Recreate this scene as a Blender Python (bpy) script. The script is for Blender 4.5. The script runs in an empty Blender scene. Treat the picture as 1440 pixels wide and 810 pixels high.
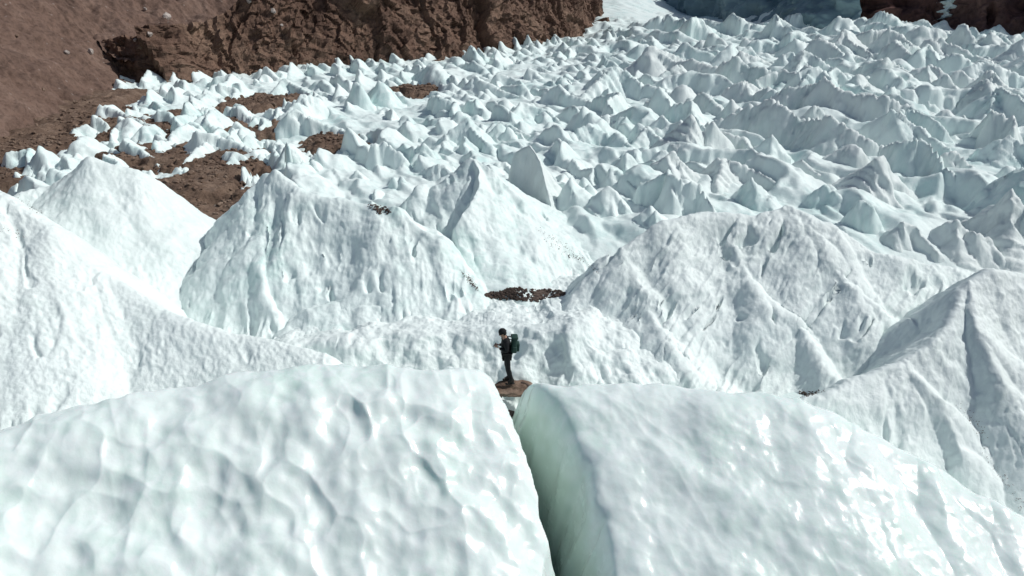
import bpy, bmesh, math
import numpy as np
from mathutils import Vector, Matrix

C = bpy.context.scene.collection
R = math.radians
rng = np.random.default_rng(11)

# ------------------------------------------------------------------ camera
CAMZ, PITCH, FPX = 10.0, 23.0, 1028.0
_cp, _sp = math.cos(R(PITCH)), math.sin(R(PITCH))


def P(px, py, Y):
    """point of the world seen at a pixel of the 1440x810 photograph, at distance Y"""
    a, b = (px - 720) / FPX, (405 - py) / FPX
    d = (a, _sp * b + _cp, _cp * b - _sp)
    s = Y / d[1]
    return (a * s, Y, CAMZ + d[2] * s)


def PZ(px, py, z):
    a, b = (px - 720) / FPX, (405 - py) / FPX
    d = (a, _sp * b + _cp, _cp * b - _sp)
    s = (z - CAMZ) / d[2]
    return (a * s, d[1] * s, z)


def to_px(x, y, z):
    zc = y * _cp - (z - CAMZ) * _sp
    yc = y * _sp + (z - CAMZ) * _cp
    return 720 + FPX * x / zc, 405 - FPX * yc / zc


sc = bpy.context.scene
cam_d = bpy.data.cameras.new('camera')
cam = bpy.data.objects.new('camera', cam_d)
C.objects.link(cam)
cam.location = (0, 0, CAMZ)
cam.rotation_euler = (R(90 - PITCH), 0, 0)
cam_d.sensor_width = 36
cam_d.lens = 36 * FPX / 1440
cam_d.clip_end = 5000
cam_d.clip_start = 0.2
sc.camera = cam

# ------------------------------------------------------------------ noise (numpy)
_G = np.random.default_rng(3).normal(size=(256, 3)).astype(np.float32)
_G /= np.linalg.norm(_G, axis=1)[:, None]


def _hash(ix, iy, iz, seed):
    h = (ix.astype(np.uint32) * np.uint32(374761393) + iy.astype(np.uint32) * np.uint32(668265263)
         + iz.astype(np.uint32) * np.uint32(2147483647 - 1274126177 % 1000) + np.uint32((seed * 974711 + 12345) & 0xffffffff))
    h ^= h >> np.uint32(13)
    h *= np.uint32(1274126177)
    h ^= h >> np.uint32(16)
    return h


def perlin(x, y, z=0.0, seed=0):
    x = np.asarray(x, np.float64)
    y = np.asarray(y, np.float64) + 0 * x
    z = np.asarray(z, np.float64) + 0 * x
    fx, fy, fz = np.floor(x), np.floor(y), np.floor(z)
    ix, iy, iz = fx.astype(np.int64), fy.astype(np.int64), fz.astype(np.int64)
    u, v, w = (x - fx).astype(np.float32), (y - fy).astype(np.float32), (z - fz).astype(np.float32)
    su, sv, sw = [t * t * t * (t * (t * 6 - 15) + 10) for t in (u, v, w)]
    out = 0
    for a in (0, 1):
        wa = su if a else 1 - su
        for b in (0, 1):
            wb = sv if b else 1 - sv
            for c in (0, 1):
                wc = sw if c else 1 - sw
                g = _G[_hash(ix + a, iy + b, iz + c, seed) & np.uint32(255)]
                out = out + wa * wb * wc * (g[..., 0] * (u - a) + g[..., 1] * (v - b) + g[..., 2] * (w - c))
    return out * 1.5


def fbm(x, y, z=0.0, octv=4, seed=0, gain=0.5):
    s, a, f = 0, 1.0, 1.0
    for i in range(octv):
        s = s + a * perlin(x * f, y * f, np.asarray(z) * f, seed + i * 7)
        a *= gain
        f *= 2.03
    return s


def ridged(x, y, z=0.0, octv=4, seed=0, gain=0.5):
    s, a, f = 0, 1.0, 1.0
    for i in range(octv):
        s = s + a * (1 - 2.2 * np.abs(perlin(x * f, y * f, np.asarray(z) * f, seed + i * 7)))
        a *= gain
        f *= 2.07
    return s


def worley(x, y, seed=0):
    """squared distance to the nearest feature point (bowls with sharp rims)"""
    fx, fy = np.floor(x), np.floor(y)
    ix, iy = fx.astype(np.int64), fy.astype(np.int64)
    best = np.full(x.shape, 9.0)
    for a in (-1, 0, 1):
        for b in (-1, 0, 1):
            h = _hash(ix + a, iy + b, ix * 0, seed)
            jx = (h & np.uint32(1023)) / 1023.0
            jy = ((h >> np.uint32(10)) & np.uint32(1023)) / 1023.0
            d = (fx + a + jx - x) ** 2 + (fy + b + jy - y) ** 2
            best = np.minimum(best, d)
    return best


def cells(x, y, seed=0):
    fx, fy = np.floor(x), np.floor(y)
    ix, iy = fx.astype(np.int64), fy.astype(np.int64)
    best = np.full(x.shape, 9.0)
    val = np.zeros(x.shape)
    for a in (-1, 0, 1):
        for b in (-1, 0, 1):
            h = _hash(ix + a, iy + b, ix * 0, seed)
            jx = (h & np.uint32(255)) / 255.0
            jy = ((h >> np.uint32(8)) & np.uint32(255)) / 255.0
            v = ((h >> np.uint32(16)) & np.uint32(255)) / 255.0
            k1 = ((h >> np.uint32(24)) & np.uint32(15)) / 15.0 - 0.5
            k2 = ((h >> np.uint32(28)) & np.uint32(15)) / 15.0 - 0.5
            ex, ey = x - (fx + a + jx), y - (fy + b + jy)
            d = ex * ex + ey * ey
            up = d < best
            best = np.where(up, d, best)
            val = np.where(up, v - 0.5 + k1 * ex + k2 * ey, val)
    return val


def sstep(a, b, x):
    t = np.clip((x - a) / (b - a), 0, 1)
    return t * t * (3 - 2 * t)


# ------------------------------------------------------------------ materials
def mat_new(name):
    m = bpy.data.materials.new(name)
    m.use_nodes = True
    nt = m.node_tree
    nt.nodes.clear()
    out = nt.nodes.new('ShaderNodeOutputMaterial')
    bs = nt.nodes.new('ShaderNodeBsdfPrincipled')
    nt.links.new(bs.outputs[0], out.inputs['Surface'])
    return m, nt, bs


def nd(nt, typ, **kw):
    n = nt.nodes.new(typ)
    for k, v in kw.items():
        if k in n.inputs:
            n.inputs[k].default_value = v
        else:
            setattr(n, k, v)
    return n


def ramp(nt, src, stops):
    r = nt.nodes.new('ShaderNodeValToRGB')
    els = r.color_ramp.elements
    while len(els) < len(stops):
        els.new(0.5)
    for e, (p, c) in zip(els, stops):
        e.position = p
        e.color = (*c, 1) if len(c) == 3 else c
    nt.links.new(src, r.inputs[0])
    return r


def mix(nt, fac, a, b, blend='MIX'):
    m = nt.nodes.new('ShaderNodeMix')
    m.data_type = 'RGBA'
    m.blend_type = blend
    for sock, v in ((m.inputs[0], fac), (m.inputs[6], a), (m.inputs[7], b)):
        if hasattr(v, 'node'):
            nt.links.new(v, sock)
        elif isinstance(v, (int, float)):
            sock.default_value = v
        else:
            sock.default_value = (*v, 1)
    return m.outputs[2]


def coords(nt, scale=(1, 1, 1), rot=(0, 0, 0)):
    g = nt.nodes.new('ShaderNodeNewGeometry')
    mp = nt.nodes.new('ShaderNodeMapping')
    mp.inputs['Scale'].default_value = scale
    mp.inputs['Rotation'].default_value = rot
    nt.links.new(g.outputs['Position'], mp.inputs['Vector'])
    return mp.outputs[0]


def noise(nt, vec, scale, detail=4, rough=0.5, dist=0.0):
    n = nd(nt, 'ShaderNodeTexNoise', Scale=scale, Detail=detail, Roughness=rough, Distortion=dist)
    nt.links.new(vec, n.inputs['Vector'])
    return n.outputs[0]


def ice_material(name, white, tint, rough=(0.35, 0.6), fine=1.0, bump=0.35, sss=0.0, dirt=0.0, tint_lo=0.45, tint_hi=0.7,
                 spec=0.5, fresh_shade=None, coat=0.0):
    m, nt, bs = mat_new(name)
    v = coords(nt)
    vs = coords(nt, (1.3, 1.3, 0.35), (0.2, 0.25, 0.5))
    f = ramp(nt, noise(nt, v, 0.45 * fine, 5, 0.6, 0.6), [(tint_lo, (0, 0, 0)), (tint_hi, (1, 1, 1))])
    col = mix(nt, f.outputs[0], white, tint)
    # crusts of white granular snow over clear ice
    f2 = ramp(nt, noise(nt, vs, 2.6 * fine, 6, 0.65), [(0.42, (0, 0, 0)), (0.62, (1, 1, 1))])
    col = mix(nt, f2.outputs[0], col, tuple(min(0.93, c * 1.04) for c in white))
    if fresh_shade:      # clear green ice on fracture faces, darkened to paint in the crevasse shade
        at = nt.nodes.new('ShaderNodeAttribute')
        at.attribute_name = 'fresh_shade'
        col = mix(nt, at.outputs['Fac'], col, fresh_shade)
    if dirt > 0:
        f3 = ramp(nt, noise(nt, vs, 7.0 * fine, 8, 0.75), [(0.66, (0, 0, 0)), (0.76, (dirt,) * 3)])
        col = mix(nt, f3.outputs[0], col, (0.30, 0.29, 0.28))
    nt.links.new(col, bs.inputs['Base Color'])
    rr = ramp(nt, noise(nt, v, 3.0 * fine, 4, 0.6), [(0.3, (rough[0],) * 3), (0.7, (rough[1],) * 3)])
    nt.links.new(rr.outputs[0], bs.inputs['Roughness'])
    bs.inputs['Specular IOR Level'].default_value = spec
    bs.inputs['IOR'].default_value = 1.31
    if coat:
        bs.inputs['Coat Weight'].default_value = coat
        bs.inputs['Coat Roughness'].default_value = 0.19
    if sss > 0:
        bs.inputs['Subsurface Weight'].default_value = sss
        bs.inputs['Subsurface Radius'].default_value = (0.5, 0.62, 0.6)
        bs.inputs['Subsurface Scale'].default_value = 0.35
    b1 = nd(nt, 'ShaderNodeBump', Strength=bump, Distance=0.05)
    nt.links.new(noise(nt, vs, 9 * fine, 7, 0.62), b1.inputs['Height'])
    b2 = nd(nt, 'ShaderNodeBump', Strength=bump * 0.7, Distance=0.02)
    nt.links.new(noise(nt, v, 34 * fine, 4, 0.6), b2.inputs['Height'])
    nt.links.new(b1.outputs[0], b2.inputs['Normal'])
    nt.links.new(b2.outputs[0], bs.inputs['Normal'])
    return m


def rock_material(name, a, b, c, scale=1.0, bump=0.6, dist=0.2, stretch=(1, 1, 1), rot=(0, 0, 0), pale=0.0):
    m, nt, bs = mat_new(name)
    v = coords(nt, stretch, rot)
    n1 = noise(nt, v, 0.35 * scale, 8, 0.62, 0.3)
    r1 = ramp(nt, n1, [(0.32, a), (0.5, b), (0.68, c)])
    n2 = noise(nt, v, 3.2 * scale, 8, 0.7)
    r2 = ramp(nt, n2, [(0.3, (0.35, 0.33, 0.32)), (0.55, (1, 1, 1)), (0.75, (1.0, 0.96, 0.92))])
    col = mix(nt, 0.85, r1.outputs[0], r2.outputs[0], 'MULTIPLY')
    if pale > 0:
        vo = nd(nt, 'ShaderNodeTexVoronoi', Scale=1.5 * scale)
        nt.links.new(coords(nt), vo.inputs['Vector'])
        r3 = ramp(nt, vo.outputs['Distance'], [(0.06, (pale,) * 3), (0.13, (0, 0, 0))])
        col = mix(nt, r3.outputs[0], col, (0.42, 0.37, 0.33))
    nt.links.new(col, bs.inputs['Base Color'])
    bs.inputs['Roughness'].default_value = 0.92
    bs.inputs['Specular IOR Level'].default_value = 0.25
    b1 = nd(nt, 'ShaderNodeBump', Strength=bump, Distance=dist)
    nt.links.new(noise(nt, v, 2.2 * scale, 10, 0.72), b1.inputs['Height'])
    nt.links.new(b1.outputs[0], bs.inputs['Normal'])
    return m


def plain(name, col, rough=0.8, bump=0.3, scale=60, var=0.25, spec=0.3):
    m, nt, bs = mat_new(name)
    tc = nt.nodes.new('ShaderNodeTexCoord')
    n = nd(nt, 'ShaderNodeTexNoise', Scale=scale, Detail=4)
    nt.links.new(tc.outputs['Object'], n.inputs['Vector'])
    r = ramp(nt, n.outputs[0], [(0.3, tuple(c * (1 - var) for c in col)), (0.7, tuple(c * (1 + var) for c in col))])
    nt.links.new(r.outputs[0], bs.inputs['Base Color'])
    bs.inputs['Roughness'].default_value = rough
    bs.inputs['Specular IOR Level'].default_value = spec
    b = nd(nt, 'ShaderNodeBump', Strength=bump, Distance=0.004)
    nt.links.new(n.outputs[0], b.inputs['Height'])
    nt.links.new(b.outputs[0], bs.inputs['Normal'])
    return m


M = {}
M['front'] = ice_material('wet_ice', (0.80, 0.905, 0.872), (0.70, 0.86, 0.80), rough=(0.12, 0.34), bump=0.10, sss=0.65, fine=0.9, coat=0.35, fresh_shade=(0.60, 0.72, 0.645))  # crevasse wall colour: green ice plus painted-in shade
M['near'] = ice_material('crusted_ice', (0.785, 0.865, 0.845), (0.72, 0.815, 0.79), rough=(0.4, 0.65), bump=0.45, dirt=0.35)
M['mid'] = ice_material('fluted_ice', (0.775, 0.87, 0.848), (0.62, 0.80, 0.76), rough=(0.35, 0.6), bump=0.4, dirt=0.3)
M['far'] = ice_material('serac_ice', (0.77, 0.868, 0.845), (0.56, 0.745, 0.725), rough=(0.4, 0.65), bump=0.5, fine=0.6, dirt=0.25)
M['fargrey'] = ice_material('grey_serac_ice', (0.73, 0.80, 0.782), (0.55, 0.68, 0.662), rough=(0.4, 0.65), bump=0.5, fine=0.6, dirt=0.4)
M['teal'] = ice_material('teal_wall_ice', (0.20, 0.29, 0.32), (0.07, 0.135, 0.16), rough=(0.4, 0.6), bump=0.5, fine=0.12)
M['scree'] = rock_material('scree', (0.125, 0.082, 0.064), (0.17, 0.110, 0.085), (0.225, 0.155, 0.122), 0.7, 0.7, 0.25, pale=0.35)
M['cliff'] = rock_material('cliff_rock', (0.075, 0.044, 0.032), (0.175, 0.108, 0.078), (0.27, 0.18, 0.13), 0.5, 1.0, 0.4,
                           (1, 1, 0.5), (0.2, 0.15, 0.3))
M['farrock'] = rock_material('far_rock', (0.09, 0.045, 0.04), (0.18, 0.095, 0.08), (0.27, 0.17, 0.145), 0.2, 1.0, 1.0)
M['debris'] = rock_material('debris', (0.11, 0.072, 0.052), (0.185, 0.125, 0.09), (0.27, 0.195, 0.145), 2.5, 1.0, 0.12)
M['stone'] = rock_material('stone', (0.10, 0.066, 0.05), (0.19, 0.13, 0.095), (0.28, 0.21, 0.16), 3.0, 0.8, 0.05)
M['darkstone'] = rock_material('dark_stone', (0.055, 0.042, 0.036), (0.11, 0.08, 0.066), (0.2, 0.155, 0.13), 3.0, 0.8, 0.05)
M['palestone'] = rock_material('pale_stone', (0.38, 0.33, 0.30), (0.48, 0.43, 0.39), (0.56, 0.51, 0.47), 2.0, 0.5, 0.05)

# ------------------------------------------------------------------ object helpers


def tag(o, label=None, cat=None, group=None, kind=None):
    if label:
        o['label'] = label
    if cat:
        o['category'] = cat
    if group:
        o['group'] = group
    if kind:
        o['kind'] = kind
    return o


def grid_mesh(name, XYZ, mat, keep=None, smooth=True):
    """XYZ: (n, m, 3) grid of points; keep: (n, m) vertices worth keeping"""
    n, m = XYZ.shape[:2]
    idx = np.arange(n * m).reshape(n, m)
    q = np.stack([idx[:-1, :-1], idx[:-1, 1:], idx[1:, 1:], idx[1:, :-1]], -1).reshape(-1, 4)
    co = XYZ.reshape(-1, 3)
    if keep is not None:
        k = keep.reshape(-1)
        q = q[k[q].any(1)]
        used = np.unique(q)
        rm = np.zeros(n * m, np.int64)
        rm[used] = np.arange(len(used))
        q = rm[q]
        co = co[used]
    me = bpy.data.meshes.new(name)
    me.vertices.add(len(co))
    me.vertices.foreach_set('co', co.astype(np.float32).ravel())
    me.loops.add(len(q) * 4)
    me.loops.foreach_set('vertex_index', q.astype(np.int32).ravel())
    me.polygons.add(len(q))
    me.polygons.foreach_set('loop_start', np.arange(0, len(q) * 4, 4, dtype=np.int32))
    me.polygons.foreach_set('use_smooth', np.full(len(q), smooth))
    me.update(calc_edges=True)
    me.materials.append(mat)
    o = bpy.data.objects.new(name, me)
    C.objects.link(o)
    return o


def recentre(o):
    """origin at the middle of the thing's base"""
    me = o.data
    n = len(me.vertices)
    if not n:
        return o
    co = np.empty(n * 3, np.float32)
    me.vertices.foreach_get('co', co)
    co = co.reshape(-1, 3)
    lo, hi = co.min(0), co.max(0)
    c = np.array([(lo[0] + hi[0]) / 2, (lo[1] + hi[1]) / 2, lo[2]], np.float32)
    me.vertices.foreach_set('co', (co - c).ravel())
    me.update()
    o.location = [float(v) for v in c]
    return o


def base_z(x, y):
    return -0.9 + 2.0 * sstep(17.5, 28, y) + 0.6 * sstep(8, 20, x) * sstep(26, 50, y)


def ridge_eval(X, Y, polys, Ht_floor, cc, rad):
    best = np.full(X.shape, -99.0)
    T = np.zeros(X.shape)
    D = np.zeros(X.shape)
    t00 = 0
    for poly in polys:
        pts = poly['pts']
        sn = poly['sn']
        sf = poly['sf']
        t0 = t00
        for i in range(len(pts) - 1):
            a, b = pts[i], pts[i + 1]
            abx, aby = b[0] - a[0], b[1] - a[1]
            L = math.hypot(abx, aby) + 1e-6
            u = ((X - a[0]) * abx + (Y - a[1]) * aby) / (L * L)
            uc = np.clip(u, 0, 1)
            dx, dy = X - (a[0] + uc * abx), Y - (a[1] + uc * aby)
            d = np.hypot(dx, dy)
            side = (abx * dy - aby * dx) / (L * d + 1e-6)
            w = 0.5 + 0.5 * side
            w = w * w * (3 - 2 * w)
            n0 = sn[i] if isinstance(sn, (list, tuple)) else sn
            n1 = sn[i + 1] if isinstance(sn, (list, tuple)) else sn
            f0 = sf[i] if isinstance(sf, (list, tuple)) else sf
            f1 = sf[i + 1] if isinstance(sf, (list, tuple)) else sf
            slope = (n0 + (n1 - n0) * uc) * (1 - w) + (f0 + (f1 - f0) * uc) * w
            z = a[2] + uc * (b[2] - a[2])
            dd = np.sqrt(d * d + rad * rad) - rad
            H = np.maximum(z - Ht_floor, 0.3)
            drop = slope * dd / np.maximum(1 + cc * slope * dd / H, 0.15)
            h = z - drop
            up = h > best
            best = np.where(up, h, best)
            T = np.where(up, t0 + u * L if i in (0, len(pts) - 2) else t0 + uc * L, T)
            D = np.where(up, d, D)
            t0 += L
        t00 = t0 + 7.3
    return best, T, D


def ice_ridge(name, polys, mat, res, floor=0.0, cc=0.3, rad=0.15, warp=(0.35, 1.6), flute=(0.1, 0.7), cups=None, rough=(0.12, 1.1),
              fine=(0.012, 0.14), seed=0, cut=None, pad=None, margin=0.5, jag=0.0, bounds=None, shear=0.5, blocky=0.0, fresh_shade=None, plan=True, ymin=0.0, gouge=0.0):
    pp = []
    for pl in polys:
        pp.append(dict(pts=[tuple(q) for q in pl[0]], sn=pl[1], sf=pl[2]))
    allp = np.array([q for p in pp for q in p['pts']])
    if bounds is None:
        smin = min(min(np.min(p['sn']), np.min(p['sf'])) for p in pp)
        pad = pad if pad is not None else (allp[:, 2].max() - floor + margin) / smin / max(1 - cc, 0.4)
        x0, x1 = allp[:, 0].min() - pad, allp[:, 0].max() + pad
        y0, y1 = allp[:, 1].min() - pad, allp[:, 1].max() + pad
    else:
        x0, x1, y0, y1 = bounds
    nx, ny = int((x1 - x0) / res) + 2, int((y1 - y0) / res) + 2
    X, Y = np.meshgrid(np.linspace(x0, x1, nx), np.linspace(y0, y1, ny))
    wa, wl = warp
    Xw = X + wa * fbm(X / wl, Y / wl, 0.3, 3, seed + 1)
    Yw = Y + wa * fbm(X / wl, Y / wl, 5.3, 3, seed + 2)
    H, T, D = ridge_eval(Xw, Yw, pp, floor, cc, rad)
    if jag > 0:
        H = H + jag * ridged(T * 0.9 / max(jag, .3), D * 0.3, seed, 3, seed + 3) * np.exp(-D * 0.5) - jag * 0.5
    if flute:
        fa, fw = flute
        if plan:
            S0 = 0.6 * Y + 0.8 * H
            T0 = X
        else:
            S0, T0 = D, T
        tw = T0 + 0.35 * fw * perlin(T0 / fw / 2, S0 / fw / 1.5, seed, seed + 4) + shear * S0
        fl = ridged(tw / fw, S0 / fw / 7.0, seed * 1.1, 4, seed + 5)
        fm = np.clip(0.55 + 1.1 * fbm(T0 / fw / 4.5, S0 / fw / 6.0, 4.4, 2, seed + 15), 0.0, 1.4) if plan else 1.0
        H = H + fa * (fl - 0.6) * sstep(0.05, 0.8, D) * fm
    if gouge:       # short melt slots running down the face
        S0 = 0.6 * Y + 0.8 * H
        tw = X + shear * S0 + 0.15 * perlin(X / 0.8, S0 / 0.8, seed, seed + 31)
        gn = 1 - 2.4 * np.abs(perlin(tw / 0.62, S0 / 3.2, seed * 0.7, seed + 32))
        gate = sstep(0.12, 0.42, fbm(X / 1.1, S0 / 1.3, 6.0, 2, seed + 33))
        H = H - gouge * sstep(0.62, 0.97, gn) * gate * sstep(0.1, 0.6, D)
    if blocky:
        st = blocky
        q = (H + 0.25 * st * perlin(X / st, Y / st, 1.0, seed + 20)) / st
        qf = q - np.floor(q)
        H = H + 0.35 * st * (sstep(0.3, 0.7, qf) - qf)
    bz = base_z(X, Y)
    if cut is not None:
        H = cut(X, Y, H)
    # true normals, then displacement along them
    dx, dy = (x1 - x0) / (nx - 1), (y1 - y0) / (ny - 1)
    gy, gx = np.gradient(H, dy, dx)
    ln = np.sqrt(gx * gx + gy * gy + 1)
    N = np.stack([-gx / ln, -gy / ln, 1 / ln], -1)
    disp = np.zeros(X.shape)
    if rough:
        ra, rl = rough
        disp += ra * fbm(X / rl, Y / rl, H / rl, 4, seed + 6, 0.5)
    if cups:
        for (ca, c1, c2, sh) in cups:
            S = 0.6 * Y + 0.8 * H
            T = X + sh * S
            a = T + 0.7 * c1 * fbm(T / c1 / 1.5, S / c2 / 1.5, 2.2, 2, seed + 7)
            w = S + 0.7 * c2 * fbm(T / c1 / 1.5, S / c2 / 1.5, 7.7, 2, seed + 8)
            wv = np.sqrt(worley(a / c1, w / c2, seed + 9) + 0.02)
            mod = np.clip(0.75 + 0.9 * perlin(T / c1 / 4, S / c2 / 4, 1.1, seed + 10), 0.1, 1.5)
            disp += ca * (wv ** 1.5 - 0.35) * mod * np.clip((N[..., 2] - 0.15) / 0.4, 0.1, 1)
    if fine:
        f_a, f_l = fine
        disp += f_a * fbm(X / f_l, Y / f_l, H / f_l, 3, seed + 11, 0.55)
    V = np.stack([X, Y, H], -1) + N * disp[..., None]
    o = grid_mesh(name, V, mat, keep=(H > bz - margin) & (Y > ymin))
    if fresh_shade is not None:
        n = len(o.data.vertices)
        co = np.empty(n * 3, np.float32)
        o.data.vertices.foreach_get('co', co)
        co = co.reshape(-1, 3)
        at = o.data.attributes.new('fresh_shade', 'FLOAT', 'POINT')
        at.data.foreach_set('value', fresh_shade(co[:, 0].astype(float), co[:, 1].astype(float), co[:, 2].astype(float)).astype(np.float32))
    return recentre(o)


# ------------------------------------------------------------------ the two foreground blocks and the crevasse between
_LY = np.array([9.0, 10.0, 10.9, 11.7, 12.8, 13.6, 14.6, 15.2, 17.0])
_LX = np.array([0.45, 0.50, 0.60, 0.75, 0.40, 0.10, -0.30, -0.50, -1.2])
_RY = np.array([9.0, 10.0, 10.8, 11.5, 12.4, 13.3, 14.2, 15.0, 15.6, 17.0])
_RX = np.array([1.75, 1.80, 1.85, 1.95, 1.75, 1.6, 1.2, 0.72, 0.40, 0.1])


def cut_left(X, Y, H):
    e = np.interp(Y, _LY, _LX) + 0.10 * fbm(Y / 0.7, H / 1.5, 0.0, 3, 77)
    t = X - e
    H = H - 0.35 * np.exp(-np.maximum(-t, 0) / 0.35) * sstep(-1.2, 0, t)
    return H - 7.0 * np.maximum(t, 0)


def cut_right(X, Y, H):
    e = np.interp(Y, _RY, _RX) + 0.10 * fbm(Y / 0.8, H / 1.5, 3.0, 3, 78)
    t = e - X
    H = H - 0.10 * np.exp(-np.maximum(-t, 0) / 0.12) * sstep(-0.5, 0, t)
    t = 0.5 * (t + np.sqrt(t * t + 0.006))
    return H - 4.2 * t - 1.5 * np.maximum(t - 0.35, 0) ** 2



def fresh_shade_left(X, Y, Z):  # mask for the shade-darkened green, from the lip down the wall
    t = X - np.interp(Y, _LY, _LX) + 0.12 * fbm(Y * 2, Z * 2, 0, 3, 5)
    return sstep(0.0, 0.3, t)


def fresh_shade_right(X, Y, Z):
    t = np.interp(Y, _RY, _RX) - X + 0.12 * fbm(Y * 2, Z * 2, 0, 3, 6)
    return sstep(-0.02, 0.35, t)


G_F = 'broad glossy foreground ice blocks'
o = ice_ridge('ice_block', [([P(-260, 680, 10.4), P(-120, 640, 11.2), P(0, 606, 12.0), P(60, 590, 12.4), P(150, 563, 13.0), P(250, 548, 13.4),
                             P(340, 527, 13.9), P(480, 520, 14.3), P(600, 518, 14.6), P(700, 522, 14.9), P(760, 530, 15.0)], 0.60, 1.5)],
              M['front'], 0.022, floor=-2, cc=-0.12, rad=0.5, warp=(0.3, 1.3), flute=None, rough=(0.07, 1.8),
              cups=[(0.165, 0.74, 0.86, 0.25), (0.022, 0.36, 0.5, 0.3)], fine=(0.003, 0.2), seed=31, cut=cut_left, fresh_shade=fresh_shade_left,
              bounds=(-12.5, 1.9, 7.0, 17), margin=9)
tag(o, 'broad glossy ice block in the left foreground, dimpled with large sun cups', 'ice block', G_F)
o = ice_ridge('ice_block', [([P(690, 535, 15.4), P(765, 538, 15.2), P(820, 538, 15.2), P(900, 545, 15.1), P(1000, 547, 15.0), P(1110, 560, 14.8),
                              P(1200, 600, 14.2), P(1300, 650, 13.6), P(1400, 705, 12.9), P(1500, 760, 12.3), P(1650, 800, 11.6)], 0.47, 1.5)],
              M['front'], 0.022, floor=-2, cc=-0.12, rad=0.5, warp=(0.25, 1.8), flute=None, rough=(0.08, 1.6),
              cups=[(0.065, 0.9, 1.3, 0.6), (0.018, 0.34, 0.45, 0.4)], fine=(0.003, 0.2), seed=47, cut=cut_right, fresh_shade=fresh_shade_right,
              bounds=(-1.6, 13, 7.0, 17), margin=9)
tag(o, 'smooth pale ice block in the right foreground, its left wall dropping into the green crevasse', 'ice block', G_F)

# ------------------------------------------------------------------ the big ridges
G_R = 'large ice ridges around the hiker'
o = ice_ridge('ice_ridge', [([P(-260, 170, 23), P(-120, 215, 21.5), P(0, 272, 20), P(70, 313, 19.6), P(150, 383, 19.0), P(235, 435, 18.4), P(340, 470, 17.8),
                              P(450, 500, 17.2)], 0.72, 1.4)],
              M['near'], 0.032, floor=-1, cc=0.1, rad=0.25, warp=(0.25, 3.0), flute=(0.04, 0.5), rough=(0.06, 1.6),
              cups=[(0.055, 0.17, 0.26, 0.5)], fine=(0.016, 0.10), shear=0.5, seed=5, gouge=0.10, bounds=(-20, -2, 11.5, 24.5))
tag(o, 'wide pitted white ice slope at the left edge, behind the foreground block', 'ice ridge', G_R)
o = ice_ridge('ice_ridge', [([P(-60, 330, 24), P(30, 275, 24.6), P(75, 262, 25), P(128, 220, 25), P(190, 240, 25), P(222, 305, 24.6), P(258, 365, 24)], [0.9, 0.9, 0.9, 0.9, 1.0, 1.3, 1.5], 1.3),
                            ([P(128, 220, 25), P(148, 300, 23.4), P(170, 380, 22.0)], 0.9, 1.0)],
              M['near'], 0.04, floor=0.3, cc=0.2, rad=0.2, warp=(0.25, 2.4), flute=(0.05, 0.5), rough=(0.11, 1.6),
              cups=[(0.05, 0.18, 0.27, 0.4)], seed=8)
tag(o, 'rounded white ice peak at left, beside the brown gravel hollow', 'ice ridge', G_R)
o = ice_ridge('ice_ridge', [([P(318, 378, 23.3), P(346, 305, 23.9), P(368, 248, 24.3), P(385, 240, 24.2), P(415, 262, 23.7), P(475, 280, 23.3), P(565, 290, 22.8),
                              P(615, 335, 22.2), P(650, 385, 21.6), P(668, 455, 20.5)], [2.4, 1.9, 1.35, 1.2, 1.15, 1.15, 1.15, 1.1, 1.0, 1.0], 1.3),
                            ([P(372, 244, 24.2), P(368, 330, 22.4), P(385, 430, 20.3)], 1.1, 1.3),
                            ([P(478, 281, 23.3), P(462, 350, 22.0), P(470, 440, 20.2)], 1.2, 0.95),
                            ([P(560, 291, 22.8), P(575, 365, 21.6), P(610, 450, 20.0)], 1.3, 0.95)],
              M['mid'], 0.036, floor=0.2, cc=0.2, rad=0.2, warp=(0.32, 2.0), flute=(0.10, 0.62), rough=(0.12, 1.5), shear=0.16,
              cups=[(0.04, 0.17, 0.25, 0.2)], seed=13, gouge=0.18, ymin=18.0)
tag(o, 'fluted white ice ridge with vertical furrows, left of the central pyramid', 'ice ridge', G_R)
o = ice_ridge('ice_mound', [([P(405, 462, 19.6), P(440, 430, 20.2), P(500, 425, 20.4), P(570, 436, 20.3), P(645, 462, 19.8)], 0.9, 1.0)],
              M['mid'], 0.032, floor=0.1, cc=0.1, rad=0.3, warp=(0.3, 1.2), flute=(0.05, 0.5), rough=(0.08, 0.9), shear=0.1, seed=17, ymin=17.6)
tag(o, 'low rounded white ice mound at the foot of the fluted ridge', 'ice mound')
o = ice_ridge('ice_ridge', [([P(570, 285, 26.2), P(590, 262, 26.6), P(625, 262, 27.3), P(660, 222, 27), P(690, 236, 26.6), P(735, 280, 26), P(790, 340, 25), P(845, 385, 24)], 1.05, 1.3),
                            ([P(738, 284, 26), P(765, 345, 24.6), P(790, 405, 23.4)], 1.2, 0.9),
                            ([P(660, 222, 27), P(676, 255, 25.5), P(655, 300, 24.0), P(643, 345, 23.0), P(662, 392, 22.3)], 3.4, 0.9)],
              M['mid'], 0.038, floor=0.6, cc=0.28, rad=0.12, warp=(0.25, 1.5), flute=(0.05, 0.6), rough=(0.10, 1.6), shear=0.3,
              cups=[(0.03, 0.2, 0.16, 0.2)], seed=21, gouge=0.14, ymin=20.6)
tag(o, 'central ice pyramid with one grey shaded flank and a smooth scooped front', 'ice pyramid')
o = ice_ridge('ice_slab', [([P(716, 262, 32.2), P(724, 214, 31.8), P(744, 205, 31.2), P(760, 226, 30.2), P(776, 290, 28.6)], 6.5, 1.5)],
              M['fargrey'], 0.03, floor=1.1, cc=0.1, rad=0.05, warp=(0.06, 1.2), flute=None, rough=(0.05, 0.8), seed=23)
tag(o, 'thin upright grey ice slab just behind the central pyramid', 'ice slab')
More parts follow.
